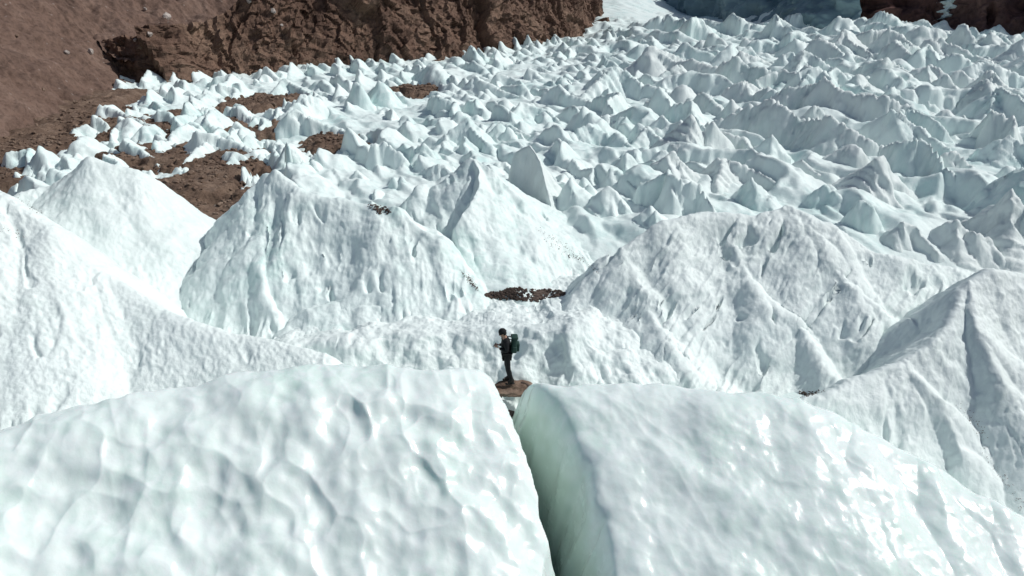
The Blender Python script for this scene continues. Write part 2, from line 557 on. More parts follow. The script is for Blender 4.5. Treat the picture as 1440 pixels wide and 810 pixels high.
o = ice_ridge('ice_shelf', [([P(420, 486, 18.4), P(540, 470, 18.7), P(640, 466, 18.9), P(720, 462, 18.9), P(800, 456, 18.6), P(850, 500, 18.0), P(880, 560, 17.6)], 1.15, 0.1)],
              M['near'], 0.024, floor=-0.3, cc=0.15, rad=0.2, warp=(0.3, 1.1), flute=(0.06, 0.8), rough=(0.15, 1.0), shear=0.1, seed=27,
              bounds=(-7, 5.0, 15.6, 24.5))
tag(o, 'low white ice wall directly behind the hiker', 'ice wall')
o = ice_ridge('ice_ridge', [([P(800, 450, 19.8), P(812, 415, 20.3), P(845, 385, 20.9), P(880, 343, 21.4), P(940, 310, 22), P(1000, 297, 22.5), P(1060, 305, 22.3),
                              P(1110, 288, 22.6), P(1170, 313, 22.3), P(1230, 350, 21.9), P(1300, 368, 21.8), P(1362, 380, 21.8), P(1440, 420, 21.5)], 1.02, 1.2),
                            ([P(1000, 297, 22.5), P(1035, 345, 21.5), P(1062, 395, 20.5), P(1120, 448, 19.7), P(1150, 510, 18.4)], 1.15, 0.9),
                            ([P(1110, 288, 22.6), P(1160, 335, 21.7), P(1188, 395, 20.6), P(1250, 440, 20.0)], 1.15, 0.9),
                            ([P(880, 343, 21.4), P(905, 400, 20.2), P(925, 460, 19.0), P(965, 520, 17.8)], 1.1, 0.75)],
              M['near'], 0.034, floor=-1.5, cc=0.05, rad=0.2, warp=(0.28, 2.6), flute=(0.09, 0.5), rough=(0.12, 1.6), shear=-0.75,
              cups=[(0.05, 0.16, 0.3, -0.7)], seed=35, gouge=0.24, ymin=15.6)
tag(o, 'long furrowed white ice ridge to the right of the hiker', 'ice ridge', G_R)
o = ice_ridge('ice_ridge', [([P(1110, 566, 15.4), P(1200, 537, 16.0), P(1275, 508, 16.6), P(1335, 455, 17.6), P(1362, 398, 18.6), P(1388, 378, 19.0), P(1450, 388, 19.2),
                              P(1560, 420, 19.2)], 1.15, 1.2),
                            ([P(1364, 396, 18.6), P(1372, 455, 17.5), P(1412, 540, 16.1), P(1440, 660, 14.6), P(1500, 740, 13.4)], [2.4, 2.0, 1.4, 1.1, 1.0], 0.85),
                            ([P(1278, 506, 16.6), P(1318, 560, 15.8), P(1352, 630, 14.9)], 1.7, 0.85)],
              M['near'], 0.032, floor=-2, cc=0.1, rad=0.12, warp=(0.18, 1.8), flute=(0.05, 0.6), rough=(0.05, 1.2), shear=-0.3,
              cups=[(0.055, 0.2, 0.32, -0.6)], seed=39, gouge=0.10, bounds=(5.0, 19, 8.5, 23), margin=6)
tag(o, 'sharp crested white ice ridge with dark hollow at the right edge', 'ice ridge', G_R)

# ------------------------------------------------------------------ seracs: a hand-placed set, then a scattered field
DIRV = np.array([0.77, -0.64])
serac_list = []     # (x, y, top z, height, object)


def serac(x, y, ht, width, seed, sn=None, sf=None, ang=None, kind=0, mat=None):
    r = np.random.default_rng(seed + 500)
    zb = float(base_z(np.array(x), np.array(y)))
    a = R(-62 + 22 * float(sstep(0.05, 0.4, x / y))) + r.normal(0, 0.33) if ang is None else ang
    dv = np.array([math.cos(a), math.sin(a)])
    pv = np.array([-dv[1], dv[0]])
    w = width
    typ = r.choice(['wedge', 'twin', 'blade', 'hump'], p=[0.48, 0.26, 0.21, 0.05])
    rad, cc = r.uniform(0.01, 0.05) * ht ** 0.5, 0.25
    U = r.uniform
    if typ == 'wedge':
        fr = [-0.55, -0.3, -0.1, 0.0, 0.4, 1.0, 1.8]
        zz = [-0.05, 0.5 + U(-.15, .2), 0.9 + U(-.08, .08), 1.0, 0.74 + U(-.1, .1), 0.4 + U(-.12, .12), -0.05]
        sn, sf = U(2.6, 4.6), U(0.85, 1.3)
    elif typ == 'twin':
        fr = [-0.8, -0.45, -0.15, 0.0, 0.35, 0.7, 1.0, 1.6]
        zz = [-0.05, 0.55 + U(-.15, .1), 0.85 + U(-.08, .08), 1.0, 0.58 + U(-.1, .12), 0.82 + U(-.12, .1), 0.5, -0.05]
        sn, sf = U(2.2, 4.0), U(0.9, 1.5)
    elif typ == 'blade':
        fr = [-0.55, -0.45, -0.15, 0.0, 0.3, 0.6, 0.8]
        zz = [-0.05, 0.55 + U(-.1, .2), 0.95, 1.0, 0.85 + U(-.1, .1), 0.5 + U(-.1, .2), -0.05]
        sn, sf = U(3.5, 5.5), U(1.8, 3.0)
    else:
        typ = 'hump'
        fr = [-0.9, -0.55, -0.2, 0.0, 0.35, 0.75, 1.2]
        zz = [-0.05, 0.55, 0.9, 1.0, 0.9, 0.55, -0.05]
        sn, sf, rad, cc = U(1.3, 2.0), U(0.9, 1.3), 0.22 * ht, 0.05
    pts = []
    for f, z in zip(fr, zz):
        q = np.array([x, y]) + dv * f * w + pv * r.normal(0, 0.13) * w
        pts.append((q[0], q[1], zb + max(z, -0.1) * ht))
    polys = [(pts, sn, sf)]
    if typ in ('wedge', 'twin') and r.random() < 0.55:       # a side spur
        k = 3
        b = a + r.choice([-1, 1]) * r.uniform(0.9, 1.7)
        d2 = np.array([math.cos(b), math.sin(b)])
        p0 = np.array(pts[k][:2])
        polys.append(([pts[k], (*(p0 + d2 * w * 0.5), zb + ht * 0.55), (*(p0 + d2 * w * 1.0), zb)], 1.6, 1.2))
    dist = math.hypot(y, CAMZ)
    res = max(0.035, 0.0019 * dist)
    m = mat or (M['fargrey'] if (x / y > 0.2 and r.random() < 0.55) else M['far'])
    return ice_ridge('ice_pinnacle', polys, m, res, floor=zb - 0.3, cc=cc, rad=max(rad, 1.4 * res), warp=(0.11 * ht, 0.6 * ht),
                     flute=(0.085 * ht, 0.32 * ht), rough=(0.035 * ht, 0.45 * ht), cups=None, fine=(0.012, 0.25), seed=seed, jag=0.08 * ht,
                     margin=0.35, shear=r.uniform(-0.5, 0.3), plan=False)


# pixel of the peak, distance, height, width
hand = [
    (1257, 152, 225, 165), (1082, 190, 240, 75), (975, 165, 240, 95), (1400, 158, 215, 150), (1330, 155, 190, 95), (1193, 203, 250, 85),
    (1240, 220, 290, 75), (1340, 215, 262, 110), (1420, 235, 290, 110), (1062, 250, 300, 85), (1020, 205, 240, 70), (1130, 225, 262, 70),
    (1215, 285, 330, 90), (1270, 318, 350, 80), (1345, 322, 365, 105), (1425, 270, 345, 120), (1165, 262, 300, 65), (930, 165, 205, 70),
    (945, 215, 275, 75), (880, 215, 260, 70), (820, 150, 200, 60), (1150, 150, 190, 90), (1090, 125, 160, 90), (1030, 140, 180, 70),
    (1210, 105, 150, 95), (1300, 95, 140, 110), (1390, 100, 150, 110), (1110, 75, 112, 90), (1185, 42, 85, 115), (1250, 40, 88, 105),
    (1300, 38, 80, 100), (1355, 35, 85, 110), (1400, 46, 90, 95), (1438, 56, 100, 90), (1120, 54, 85, 85), (1005, 47, 85, 50), (1020, 95, 120, 60),
    (400, 205, 250, 75), (440, 225, 252, 50), (55, 208, 260, 75), (22, 242, 264, 30), (115, 192, 222, 105), (175, 206, 221, 50), (320, 214, 240, 120),
    (590, 203, 235, 70), (650, 193, 225, 60), (505, 240, 262, 70), (800, 250, 300, 75), (855, 262, 310, 70), (910, 292, 335, 70), (560, 248, 270, 60),
    (700, 175, 205, 60), (500, 118, 160, 50), (530, 115, 155, 45), (960, 120, 150, 45), (820, 250, 290, 60),
]
placed = []
for i, (px, py, pb, wpx) in enumerate(hand):
    x, y, z = PZ(px, pb, 1.1)
    for _ in range(3):
        zb = float(base_z(np.array(x), np.array(y)))
        x0_, y0_, _z = PZ(px, pb, zb)
        x, y, z = P(px, py, y0_ + 0.4 * max(0.3, z - zb))
    ht = max(z - zb, 0.4)
    wid = wpx * math.hypot(y, CAMZ - z) / FPX
    o = serac(x, y, ht, wid / 2.6, 1000 + i, ang=-0.85 + rng.normal(0, 0.25))
    serac_list.append((x, y, z, ht, o))
    placed.append((x, y, wid * 0.42))

# foot of the rock slopes on the left, at ice level
FOOT = [PZ(-120, 320, 1), PZ(0, 247, 1), PZ(60, 195, 1), PZ(150, 152, 1), PZ(240, 122, 1), PZ(330, 108, 1), PZ(480, 98, 1), PZ(560, 92, 1), PZ(620, 86, 1), PZ(700, 76, 1),
        PZ(760, 66, 1), PZ(815, 56, 1), PZ(845, 44, 1)]
FX, FY = np.array([p[0] for p in FOOT]), np.array([p[1] for p in FOOT])
DEBRIS = [(268, 275, 3.6, 6.5), (265, 318, 2.6, 4.0), (200, 232, 3.6, 4.5), (300, 190, 4.5, 4.5), (200, 183, 5, 5), (110, 172, 5, 5), (10, 255, 4, 4), (330, 235, 2.0, 3.5),
          (455, 208, 2.2, 3.4), (370, 150, 4, 5), (590, 132, 3, 3.5), (60, 215, 2.5, 3.5)]
DEB = [(PZ(a, b, 1.1)[0], PZ(a, b, 1.1)[1], rx, ry) for a, b, rx, ry in DEBRIS]


def debris_mask(X, Y):
    m = np.zeros(np.shape(X))
    wob = 0.55 * fbm(X / 2.2, Y / 3.0, 3.0, 5, 19, 0.62)
    for cx, cy, rx, ry in DEB:
        q = wob + np.sqrt(((X - cx) / rx) ** 2 + ((Y - cy) / ry) ** 2)
        m = np.maximum(m, 1 - sstep(0.45, 1.15, q))
    # the strip along the foot of the scree
    fx = np.interp(Y, FY, FX)
    m = np.maximum(m, (1 - sstep(0.0, 3.5, X - fx)) * (Y < 62))
    return m


n_try = 0
cands = []
r_ = np.random.default_rng(5)
while n_try < 16000 and len(cands) < 250:
    n_try += 1
    Y = 27.5 * (150 / 27.5) ** r_.random()
    u = r_.uniform(-0.72, 0.80)
    x = u * Y
    if x < np.interp(Y, FY, FX) + 2.0 + 0.01 * Y:
        continue
    if Y > 112 and u < 0.32:
        continue
    right = float(sstep(0.02, 0.28, u))
    ht = (0.75 + 0.007 * Y) * (1 - right) + (1.5 + 0.03 * Y) * right
    ht *= 0.55 + 1.15 * r_.random() ** 2.2
    zb = float(base_z(np.array(x), np.array(Y)))
    ppx, ppy = to_px(x, Y, zb + ht)
    lim = np.interp(ppx, [-100, 0, 150, 480, 800, 830, 950, 1000, 1090, 1180, 1450, 1700], [240, 225, 120, 90, 62, 62, 62, 52, 52, 40, 46, 60])
    while ppy < lim and ht > 0.4:
        ht *= 0.85
        ppx, ppy = to_px(x, Y, zb + ht)
    ht = min(ht, 1.6 + 0.018 * Y)
    rr = ht * (0.80 + 0.003 * Y)
    if debris_mask(np.array(x), np.array(Y)) > 0.35:
        if r_.random() > 0.25 or any(((x - DEB[q][0]) / DEB[q][2]) ** 2 + ((Y - DEB[q][1]) / DEB[q][3]) ** 2 < 1.0 for q in (0, 1)):
            continue
        ht *= 0.55
        rr *= 0.7
    if Y < 36 and -7.5 < x < -2.5:
        ht *= 0.6
    if any((x - a) ** 2 + (Y - b) ** 2 < (0.75 * (rr + c)) ** 2 for a, b, c in placed):
        continue
    placed.append((x, Y, rr))
    cands.append((x, Y, ht))
k = 0
while k < 34:      # low ice fragments left standing in the gravel
    cx, cy, rx, ry = DEB[r_.integers(2, 8)]
    x, Y = cx + r_.uniform(-1.1, 1.1) * rx, cy + r_.uniform(-1.1, 1.1) * ry
    if x < np.interp(Y, FY, FX) + 1.5 or Y < 27 or (Y < 33 and x > -14.5):
        continue
    if any(((x - DEB[q][0]) / DEB[q][2]) ** 2 + ((Y - DEB[q][1]) / DEB[q][3]) ** 2 < 0.8 for q in (0, 1)):
        continue
    if any((x - a) ** 2 + (Y - b) ** 2 < (0.6 * (0.8 + c)) ** 2 for a, b, c in placed):
        continue
    placed.append((x, Y, 0.8))
    cands.append((x, Y, r_.uniform(0.6, 1.5)))
    k += 1
for i, (x, y, ht) in enumerate(cands):
    o = serac(x, y, ht, ht * rng.uniform(1.1, 2.5), 2000 + i)
    zb = float(base_z(np.array(x), np.array(y)))
    serac_list.append((x, y, zb + ht, ht, o))
print('seracs', len(serac_list), 'tries', n_try)

# ------------------------------------------------------------------ glacier ground sheet (to behind the far walls), structure
def fins(X, Y, period, alng, seed, peak=0.28, ang=-62):
    """long ice fins side by side: steep on the left, gentler on the sunny right, broken along their crests"""
    c, n = math.cos(R(ang)), math.sin(R(ang))
    al, ac = X * c + Y * n, -X * n + Y * c
    ph = ac / period + 0.55 * fbm(X / 7, Y / 7, 0, 3, seed) + 0.16 * fbm(X / 1.6, Y / 1.6, 1, 3, seed + 1)
    k = np.floor(ph)
    f = ph - k
    pk = peak + 0.12 * perlin(k * 3.7, al / 9, 0, seed + 2)
    saw = np.where(f < pk, f / pk, (1 - f) / (1 - pk))
    saw = 1 - np.sqrt((1 - saw) ** 2 + 0.012 * saw)
    saw = np.maximum(saw, 0)
    hgt = 0.55 + 1.0 * perlin(al / alng, k * 11.37 + 0.5, 0.3, seed + 3) + 0.45 * perlin(al / alng * 2.9, k * 7.1 + 0.2, 0.9, seed + 4)
    return np.clip(hgt, 0.06, 1.6) * saw ** 1.15


rows = np.concatenate([np.linspace(5, 23.9, 110), 24 * (175 / 24) ** np.linspace(0, 1, 900), np.linspace(176, 420, 90)])
us = np.linspace(-1.1, 1.1, 1000)
Yg, Ug = np.meshgrid(rows, us, indexing='ij')
Xg = Ug * Yg
Z = base_z(Xg, Yg)
rr = sstep(-0.02, 0.28, Ug)
dm = debris_mask(Xg, Yg)
amp = sstep(23, 30, Yg) * (1 - 0.9 * sstep(0.1, 0.5, dm)) * (1 - sstep(112, 150, Yg) * (1 - sstep(0.27, 0.37, Ug)) * 0.85)
gap = sstep(-0.35, 0.25, fbm(Xg / 13, Yg / 13, 2.0, 2, 88))          # smooth snow basins between the packs of fins
f1 = fins(Xg, Yg, 2.1, 2.6, 130, 0.2) * (0.95 + 0.009 * Yg)
f2_ = fins(Xg, Yg, 4.6, 6.5, 150, 0.25, -50) * (1.1 + 0.021 * Yg)
f3_ = fins(Xg, Yg, 1.15, 2.0, 170, 0.3, -66) * 0.5
Hf = np.maximum(np.maximum(f1 * (1 - 0.45 * rr), f3_), f2_ * (0.25 + 0.75 * rr))
Z = Z + amp * (0.35 + 0.65 * gap) * Hf * 1.05
Z = Z + amp * 0.10 * ridged((Xg * .9 + Yg * .4) / 1.3, (Yg * .9 - Xg * .4) / 2.5, 0.5, 3, 62, 0.5)
Z = Z + 0.03 * fbm(Xg / 0.7, Yg / 0.7, 0, 3, 63)
Z = Z - 5.0 * (1 - sstep(13.0, 16.5, Yg)) - 1.0 * (1 - sstep(14.5, 17.0, Yg)) * np.exp(-((Xg - 0.6) / 2.4) ** 2)
Z = Z + 0.085 * np.maximum(Yg - 125, 0) * (1 - sstep(0.13, 0.24, Ug))
o = grid_mesh('glacier', np.stack([Xg, Yg, Z], -1), M['far'])
tag(o, 'white glacier surface of jagged ice running back between the rock walls', None, None, 'structure')

# gravel lying on the ice at left
xs = np.linspace(-46, 4, 420)
ys = 22 * (110 / 22) ** np.linspace(0, 1, 480)
Xd, Yd = np.meshgrid(xs, ys)
mk = debris_mask(Xd, Yd)
Zd = base_z(Xd, Yd) + 1.15 * (mk - 0.45) + 0.22 * fbm(Xd / 1.6, Yd / 1.6, 0, 5, 91) + 0.10 * fbm(Xd / .35, Yd / .35, 0, 3, 92) - 0.25 + 0.12
GRAVEL = o = grid_mesh('gravel_ground', np.stack([Xd, Yd, Zd], -1), M['debris'], keep=mk > 0.05)
tag(o, 'brown gravel lying in hollows of the ice at left', None, None, 'structure')
_deb_grid = (xs, ys, Zd)

# ------------------------------------------------------------------ rock slopes


def rock_sheet(name, foot, dirs, slopes, mat, height, ne, nt, amps, seed, low=-3.0, hts=None, z0=None, smooth=True):
    """sheet rising from a foot line: foot points, outward plan directions, slopes per foot point"""
    foot = np.array(foot)
    dirs = np.array(dirs, float)
    dirs /= np.linalg.norm(dirs, axis=1)[:, None]
    seg = np.r_[0, np.cumsum(np.hypot(*np.diff(foot[:, :2], axis=0).T))]
    t = np.linspace(0, seg[-1], nt)
    fx, fy = np.interp(t, seg, foot[:, 0]), np.interp(t, seg, foot[:, 1])
    k = max(3, nt // 40)
    ker = np.ones(k) / k
    sm = lambda v: np.convolve(np.pad(v, k, mode='edge'), ker, 'same')[k:-k]
    dx, dy = sm(np.interp(t, seg, dirs[:, 0])), sm(np.interp(t, seg, dirs[:, 1]))
    fx, fy = sm(fx), sm(fy)
    s = sm(np.interp(t, seg, slopes))
    e = low + (height - low) * np.linspace(0, 1, ne) ** 1.15
    E, T = np.meshgrid(e, t, indexing='ij')
    W = (E - 0) / s[None, :]
    if hts is not None:
        hh = sm(np.interp(t, seg, hts))
        E = low + (hh[None, :] - low) * np.linspace(0, 1, ne)[:, None] ** 1.15
        W = E / s[None, :]
    X = fx[None, :] + dx[None, :] * W
    Y = fy[None, :] + dy[None, :] * W
    Z = E + 0 * X
    if z0 is not None:
        Z = Z + sm(np.interp(t, seg, z0))[None, :]
    V = np.stack([X, Y, Z], -1)
    a = np.gradient(V, axis=1)
    b = np.gradient(V, axis=0)
    N = np.cross(a, b)
    N /= np.linalg.norm(N, axis=2)[..., None] + 1e-9
    if N[..., 2].mean() < 0:
        N = -N
    disp = np.zeros(X.shape)
    for kind, am, wl, zs in amps:
        if kind == 'b':     # jointed blocks: every cell stands at its own depth, with a tilt
            wt = T / wl + 0.25 * fbm(T / wl, E / wl, 0, 3, seed + 1)
            we = E / (wl * zs) + 0.2 * fbm(T / wl, E / wl, 5, 3, seed + 2)
            disp += am * cells(wt, we, seed)
            seed += 13
            continue
        f = ridged if kind == 'r' else fbm
        disp += am * f(X / wl, Y / wl, Z / (wl * zs), 5, seed, 0.55)
        seed += 13
    V = V + N * disp[..., None]
    return grid_mesh(name, V, mat, smooth=smooth)


# cliff behind (from left of the scree corner to the end at the glacier's bend)
i0 = 4
cl_foot = [PZ(120, 124, 1)] + FOOT[4:] + [(FOOT[-1][0] + 3, FOOT[-1][1] + 30, 1)]
cl_dirs = [(-0.5, 0.85)] * 2 + [(-0.45, 0.9)] * 4 + [(-0.6, 0.8)] * 2 + [(-0.9, 0.4), (-1, 0.3), (-1, 0.1)]
cl_sl = [1.3, 1.4, 1.5, 1.7, 1.9, 2.0, 2.1, 2.2, 2.3, 2.4, 2.4]
cl_ht = [4.5, 4.8, 6.0, 12, 16, 18, 18, 18, 18, 18, 18]
cl_dirs, cl_sl, cl_ht = cl_dirs[:len(cl_foot)], cl_sl[:len(cl_foot)], cl_ht[:len(cl_foot)]
CLIFF = o = rock_sheet('rock_cliff', cl_foot, cl_dirs, cl_sl, M['cliff'], 46, 460, 760,
                       [('r', 0.9, 15, 2.4), ('b', 2.2, 5.5, 1.5), ('b', 0.9, 1.9, 1.2), ('b', 0.4, 0.8, 0.8), ('f', 0.25, 1.2, 0.8)], 301, hts=cl_ht, smooth=False)
tag(o, 'dark brown rock cliff rising above the glacier edge', None, None, 'structure')
# scree hillside in front of it at far left
sc_foot = [PZ(-700, 420, 1), PZ(-300, 380, 1)] + [(FOOT[i][0], FOOT[i][1], 1) for i in (0, 1, 2, 3)] + [PZ(215, 128, 1), PZ(262, 117, 1)]
sc_dirs = [(-1, 0.15), (-1, 0.2), (-1, 0.25), (-1, 0.35), (-0.95, 0.45), (-0.9, 0.5), (-0.92, 0.45), (-0.98, 0.25)]
sc_sl = [0.62] * 6 + [0.66, 0.75]
SCREE = o = rock_sheet('scree_slope', sc_foot, sc_dirs, sc_sl, M['scree'], 60, 420, 520,
               [('f', 1.3, 14, 1), ('r', 0.35, 3.5, 1), ('f', 0.16, 0.8, 1)], 401)
tag(o, 'reddish brown scree hillside at the upper left', None, None, 'structure')

us_foot = [P(150, 84, 68), P(205, 74, 73), P(270, 66, 78), P(330, 44, 84), P(380, 22, 90), P(430, 0, 96), P(520, -40, 105)]
UPPER = o = rock_sheet('upper_scree', us_foot, [(-0.75, 0.66)] * 7, [0.5] * 7, M['scree'], 40, 260, 300,
                       [('f', 1.2, 12, 1), ('r', 0.4, 4, 1), ('f', 0.2, 0.9, 1)], 451, low=-1.2, z0=[p[2] for p in us_foot])
tag(o, 'reddish brown scree lying above the dark cliff at upper left', None, None, 'structure')

# far walls behind the ice at upper right
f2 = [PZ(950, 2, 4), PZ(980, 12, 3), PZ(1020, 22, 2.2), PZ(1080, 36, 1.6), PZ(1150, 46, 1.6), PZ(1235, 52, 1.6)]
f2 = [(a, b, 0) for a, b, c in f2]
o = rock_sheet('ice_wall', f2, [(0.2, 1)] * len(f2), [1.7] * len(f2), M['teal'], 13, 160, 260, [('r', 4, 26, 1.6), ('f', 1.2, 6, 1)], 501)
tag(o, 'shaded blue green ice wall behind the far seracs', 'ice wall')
f3 = [PZ(1205, 48, 1.6), PZ(1240, 50, 1.6), PZ(1300, 50, 1.6), PZ(1380, 52, 1.6), PZ(1460, 56, 1.6), PZ(1700, 70, 1.6), PZ(2100, 95, 1.6)]
f3 = [(a, b, 0) for a, b, c in f3]
MOUNTAIN = o = rock_sheet('rock_mountain', f3, [(0.1, 1), (0.1, 1)] + [(0.3, 1)] * (len(f3) - 2), [2.0] * len(f3), M['farrock'], 20, 180, 340,
               [('r', 4, 24, 1.8), ('r', 1.5, 7, 1), ('f', 0.6, 2.5, 1)], 601)
tag(o, 'dark red brown rock mountain in shade at the upper right', None, None, 'structure')
# head of the valley closing the view in the middle
f4 = [P(700, 0, 420), P(800, 0, 400), P(900, 0, 380), P(1000, 0, 360)]
f4 = [(a, b, 10) for a, b, c in f4]
o = rock_sheet('snow_slope', f4, [(0, 1)] * 4, [0.35] * 4, M['far'], 110, 120, 160, [('f', 3, 25, 1), ('r', 0.8, 6, 1)], 701, low=-6)
tag(o, 'bright snow slope closing the valley at the top', None, None, 'structure')


# ------------------------------------------------------------------ stones
def rock_obj(name, loc, size, mat, seed, flat=0.6, sub=3, rot=0.0, amp=0.28):
    bm = bmesh.new()
    bmesh.ops.create_icosphere(bm, subdivisions=sub, radius=1.0)
    co = np.array([v.co[:] for v in bm.verts])
    r = np.random.default_rng(seed)
    # planar chips give a broken, angular look
    for _ in range(9):
        n = r.normal(size=3)
        n /= np.linalg.norm(n)
        d = co @ n
        lim = r.uniform(0.55, 0.85)
        co = co - np.maximum(d - lim, 0)[:, None] * n
    co = co * (1 + amp * fbm(co[:, 0] * 1.5 + seed, co[:, 1] * 1.5, co[:, 2] * 1.5, 4, seed % 97))[:, None]
    co = co * np.array([size[0], size[1], size[2]]) if hasattr(size, '__len__') else co * size * np.array([1, r.uniform(.7, 1), flat])
    c, s = math.cos(rot), math.sin(rot)
    co = np.stack([co[:, 0] * c - co[:, 1] * s, co[:, 0] * s + co[:, 1] * c, co[:, 2]], -1)
    co[:, 2] -= co[:, 2].min()
    for v, q in zip(bm.verts, co):
        v.co = q
    me = bpy.data.meshes.new(name)
    bm.to_mesh(me)
    bm.free()
    me.materials.append(mat)
    o = bpy.data.objects.new(name, me)
    o.location = loc
    C.objects.link(o)
    return o


def rock_heap(name, spots, mat, seed):
    """many small stones as one mesh (stuff)"""
    V, F = [], []
    bm = bmesh.new()
    bmesh.ops.create_icosphere(bm, subdivisions=1, radius=1.0)
    base = np.array([v.co[:] for v in bm.verts])
    fc = np.array([[v.index for v in f.verts] for f in bm.faces])
    bm.free()
    r = np.random.default_rng(seed)
    for i, (x, y, z, s) in enumerate(spots):
        co = base * (1 + r.uniform(-.28, .28, size=(len(base), 1))) * np.array([s * r.uniform(.8, 1.4), s * r.uniform(.7, 1.1), s * r.uniform(.4, .8)])
        a = r.uniform(0, 6.28)
        c_, s_ = math.cos(a), math.sin(a)
        co = np.stack([co[:, 0] * c_ - co[:, 1] * s_ + x, co[:, 0] * s_ + co[:, 1] * c_ + y, co[:, 2] + z], -1)
        V.append(co)
        F.append(fc + i * len(base))
    V, F = np.concatenate(V), np.concatenate(F)
    me = bpy.data.meshes.new(name)
    me.from_pydata(V.tolist(), [], F.tolist())
    me.materials.append(mat)
    o = bpy.data.objects.new(name, me)
    C.objects.link(o)
    return o


# slab the hiker stands on
fx, fy, fz = P(717, 540, 17.0)
o = rock_obj('rock_slab', (fx + 0.03, fy - 0.05, fz - 0.36), (0.62, 0.36, 0.22), M['stone'], 9, sub=4, rot=0.12)
tag(o, 'flat brown rock slab under the hiker, wedged between ice walls', 'rock')
SLAB = o
_sv = np.array([v.co[:] for v in o.data.vertices])
_m = np.hypot(_sv[:, 0] + 0.03, _sv[:, 1] - 0.05) < 0.22
SLABTOP = float(_sv[_m, 2].max()) + o.location.z - 0.012
o = rock_obj('rock', (fx - 0.33, fy - 0.15, fz - 0.42), (0.24, 0.2, 0.2), M['stone'], 12, sub=3, rot=0.7)
tag(o, 'small pale brown stone at the left end of the rock slab', 'rock')
o = rock_obj('rock', (fx + 0.42, fy + 0.05, fz - 0.28), (0.3, 0.18, 0.16), M['darkstone'], 15, sub=3, rot=-0.3)
tag(o, 'dark brown stone at the right end of the rock slab', 'rock')
q = P(714, 580, 16.2)
o = rock_obj('rock', (q[0], q[1], q[2] - 0.2), (0.28, 0.2, 0.16), M['darkstone'], 18, sub=3)
tag(o, 'dark grey stone low in the crevasse below the hiker', 'rock')

# dark stony strip behind
r2 = np.random.default_rng(4)

# stones over the gravel
spots = []
dxs, dys, dz = _deb_grid
while len(spots) < 2600:
    k = r2.integers(0, len(DEB))
    cx, cy, rx, ry = DEB[k]
    x, y = cx + r2.normal(0, 0.5) * rx, cy + r2.normal(0, 0.5) * ry
    if not (dxs[0] < x < dxs[-1] and dys[0] < y < dys[-1]):
        continue
    i = int(np.searchsorted(dys, y)) - 1
    j = int(np.searchsorted(dxs, x)) - 1
    spots.append((x, y, dz[i, j] + 0.01, r2.uniform(0.04, 0.13) * (0.6 + y / 60)))
o = rock_heap('loose_stones', spots, M['stone'], 42)
tag(o, 'loose brown stones scattered over the gravel at left', 'stones', None, 'stuff')


# ------------------------------------------------------------------ pale boulders on the scree
from mathutils.bvhtree import BVHTree


def ray_px(bvhs, px, py):
    a, b = (px - 720) / FPX, (405 - py) / FPX
    d = Vector((a, _sp * b + _cp, _cp * b - _sp)).normalized()
    best = None
    for t in bvhs:
        h = t.ray_cast(Vector((0, 0, CAMZ)), d)
        if h[0] is not None and (best is None or h[3] < best[1]):
            best = (h[0], h[3])
    return best


def bvh_of(o):
    me = o.data
    mw = o.matrix_world if o.parent else Matrix.Translation(o.location)
    return BVHTree.FromPolygons([mw @ v.co for v in me.vertices], [tuple(p.vertices) for p in me.polygons])


_b = [bvh_of(SCREE), bvh_of(CLIFF), bvh_of(GRAVEL), bvh_of(UPPER)]
PALE = [(204, 14, 5, 'small pale boulder highest on the reddish scree, near the top edge'), (235, 27, 10, 'largest pale boulder high on the reddish scree slope'),
        (211, 50, 8, 'upright pale boulder on the scree, below the largest one'), (190, 58, 5, 'small pale stone left of the upright boulder on the scree'),
        (94, 75, 6, 'leftmost pale stone on the lower scree, upright and narrow'), (128, 75, 8, 'flat pale stone on the lower scree, right of the narrow upright one'),
        (197, 68, 7, 'grey brown boulder at the lip of the dark hollow beside the scree'), (350, 4, 7, 'pale stone at the very top of the cliff, left part'),
        (384, 18, 8, 'pale boulder on the upper cliff left of centre'), (396, 37, 5, 'small pale stone low on the cliff, below the pale boulder'),
        (106, 145, 6, 'brown stone at the foot of the scree, near the ice edge'), (62, 128, 5, 'grey stone low on the scree near the left edge'),
        (24, 52, 5, 'small grey stone in the middle of the scree at far left')]
for i, (px, py, spx, lab) in enumerate(PALE):
    h = ray_px(_b, px, py)
    if h is None:
        continue
    rr_ = spx / 2 * h[1] / FPX
    o = rock_obj('boulder', (h[0].x, h[0].y, h[0].z - rr_ * 0.35), rr_ * 1.15, M['palestone'] if i not in (6, 10, 11, 12) else M['stone'], 60 + i, flat=0.8, sub=2, rot=i)
    tag(o, lab, 'boulder', 'stones on the scree and cliff')


# ------------------------------------------------------------------ dirt washed down the ice, and a snow gully on the far mountain
_ri = [bvh_of(q) for q in bpy.data.objects if q.name.split('.')[0] in ('ice_ridge', 'ice_block', 'ice_mound', 'ice_shelf')]
r3 = np.random.default_rng(77)


def dirt(name, lines, n, size, mat, label, seed, spread=2.0):
    out = []
    for (x0, y0, x1, y1) in lines:
        for _ in range(n):
            f = r3.random()
            h = ray_px(_ri, x0 + f * (x1 - x0) + r3.normal(0, spread), y0 + f * (y1 - y0) + r3.normal(0, spread))
            if h is not None:
                sz = size * (0.35 + r3.random() ** 3)
                out.append((h[0].x, h[0].y, h[0].z + 0.1 * sz, sz))
    if out:
        tag(rock_heap(name, out, mat, seed), label, 'dirt', None, 'stuff')


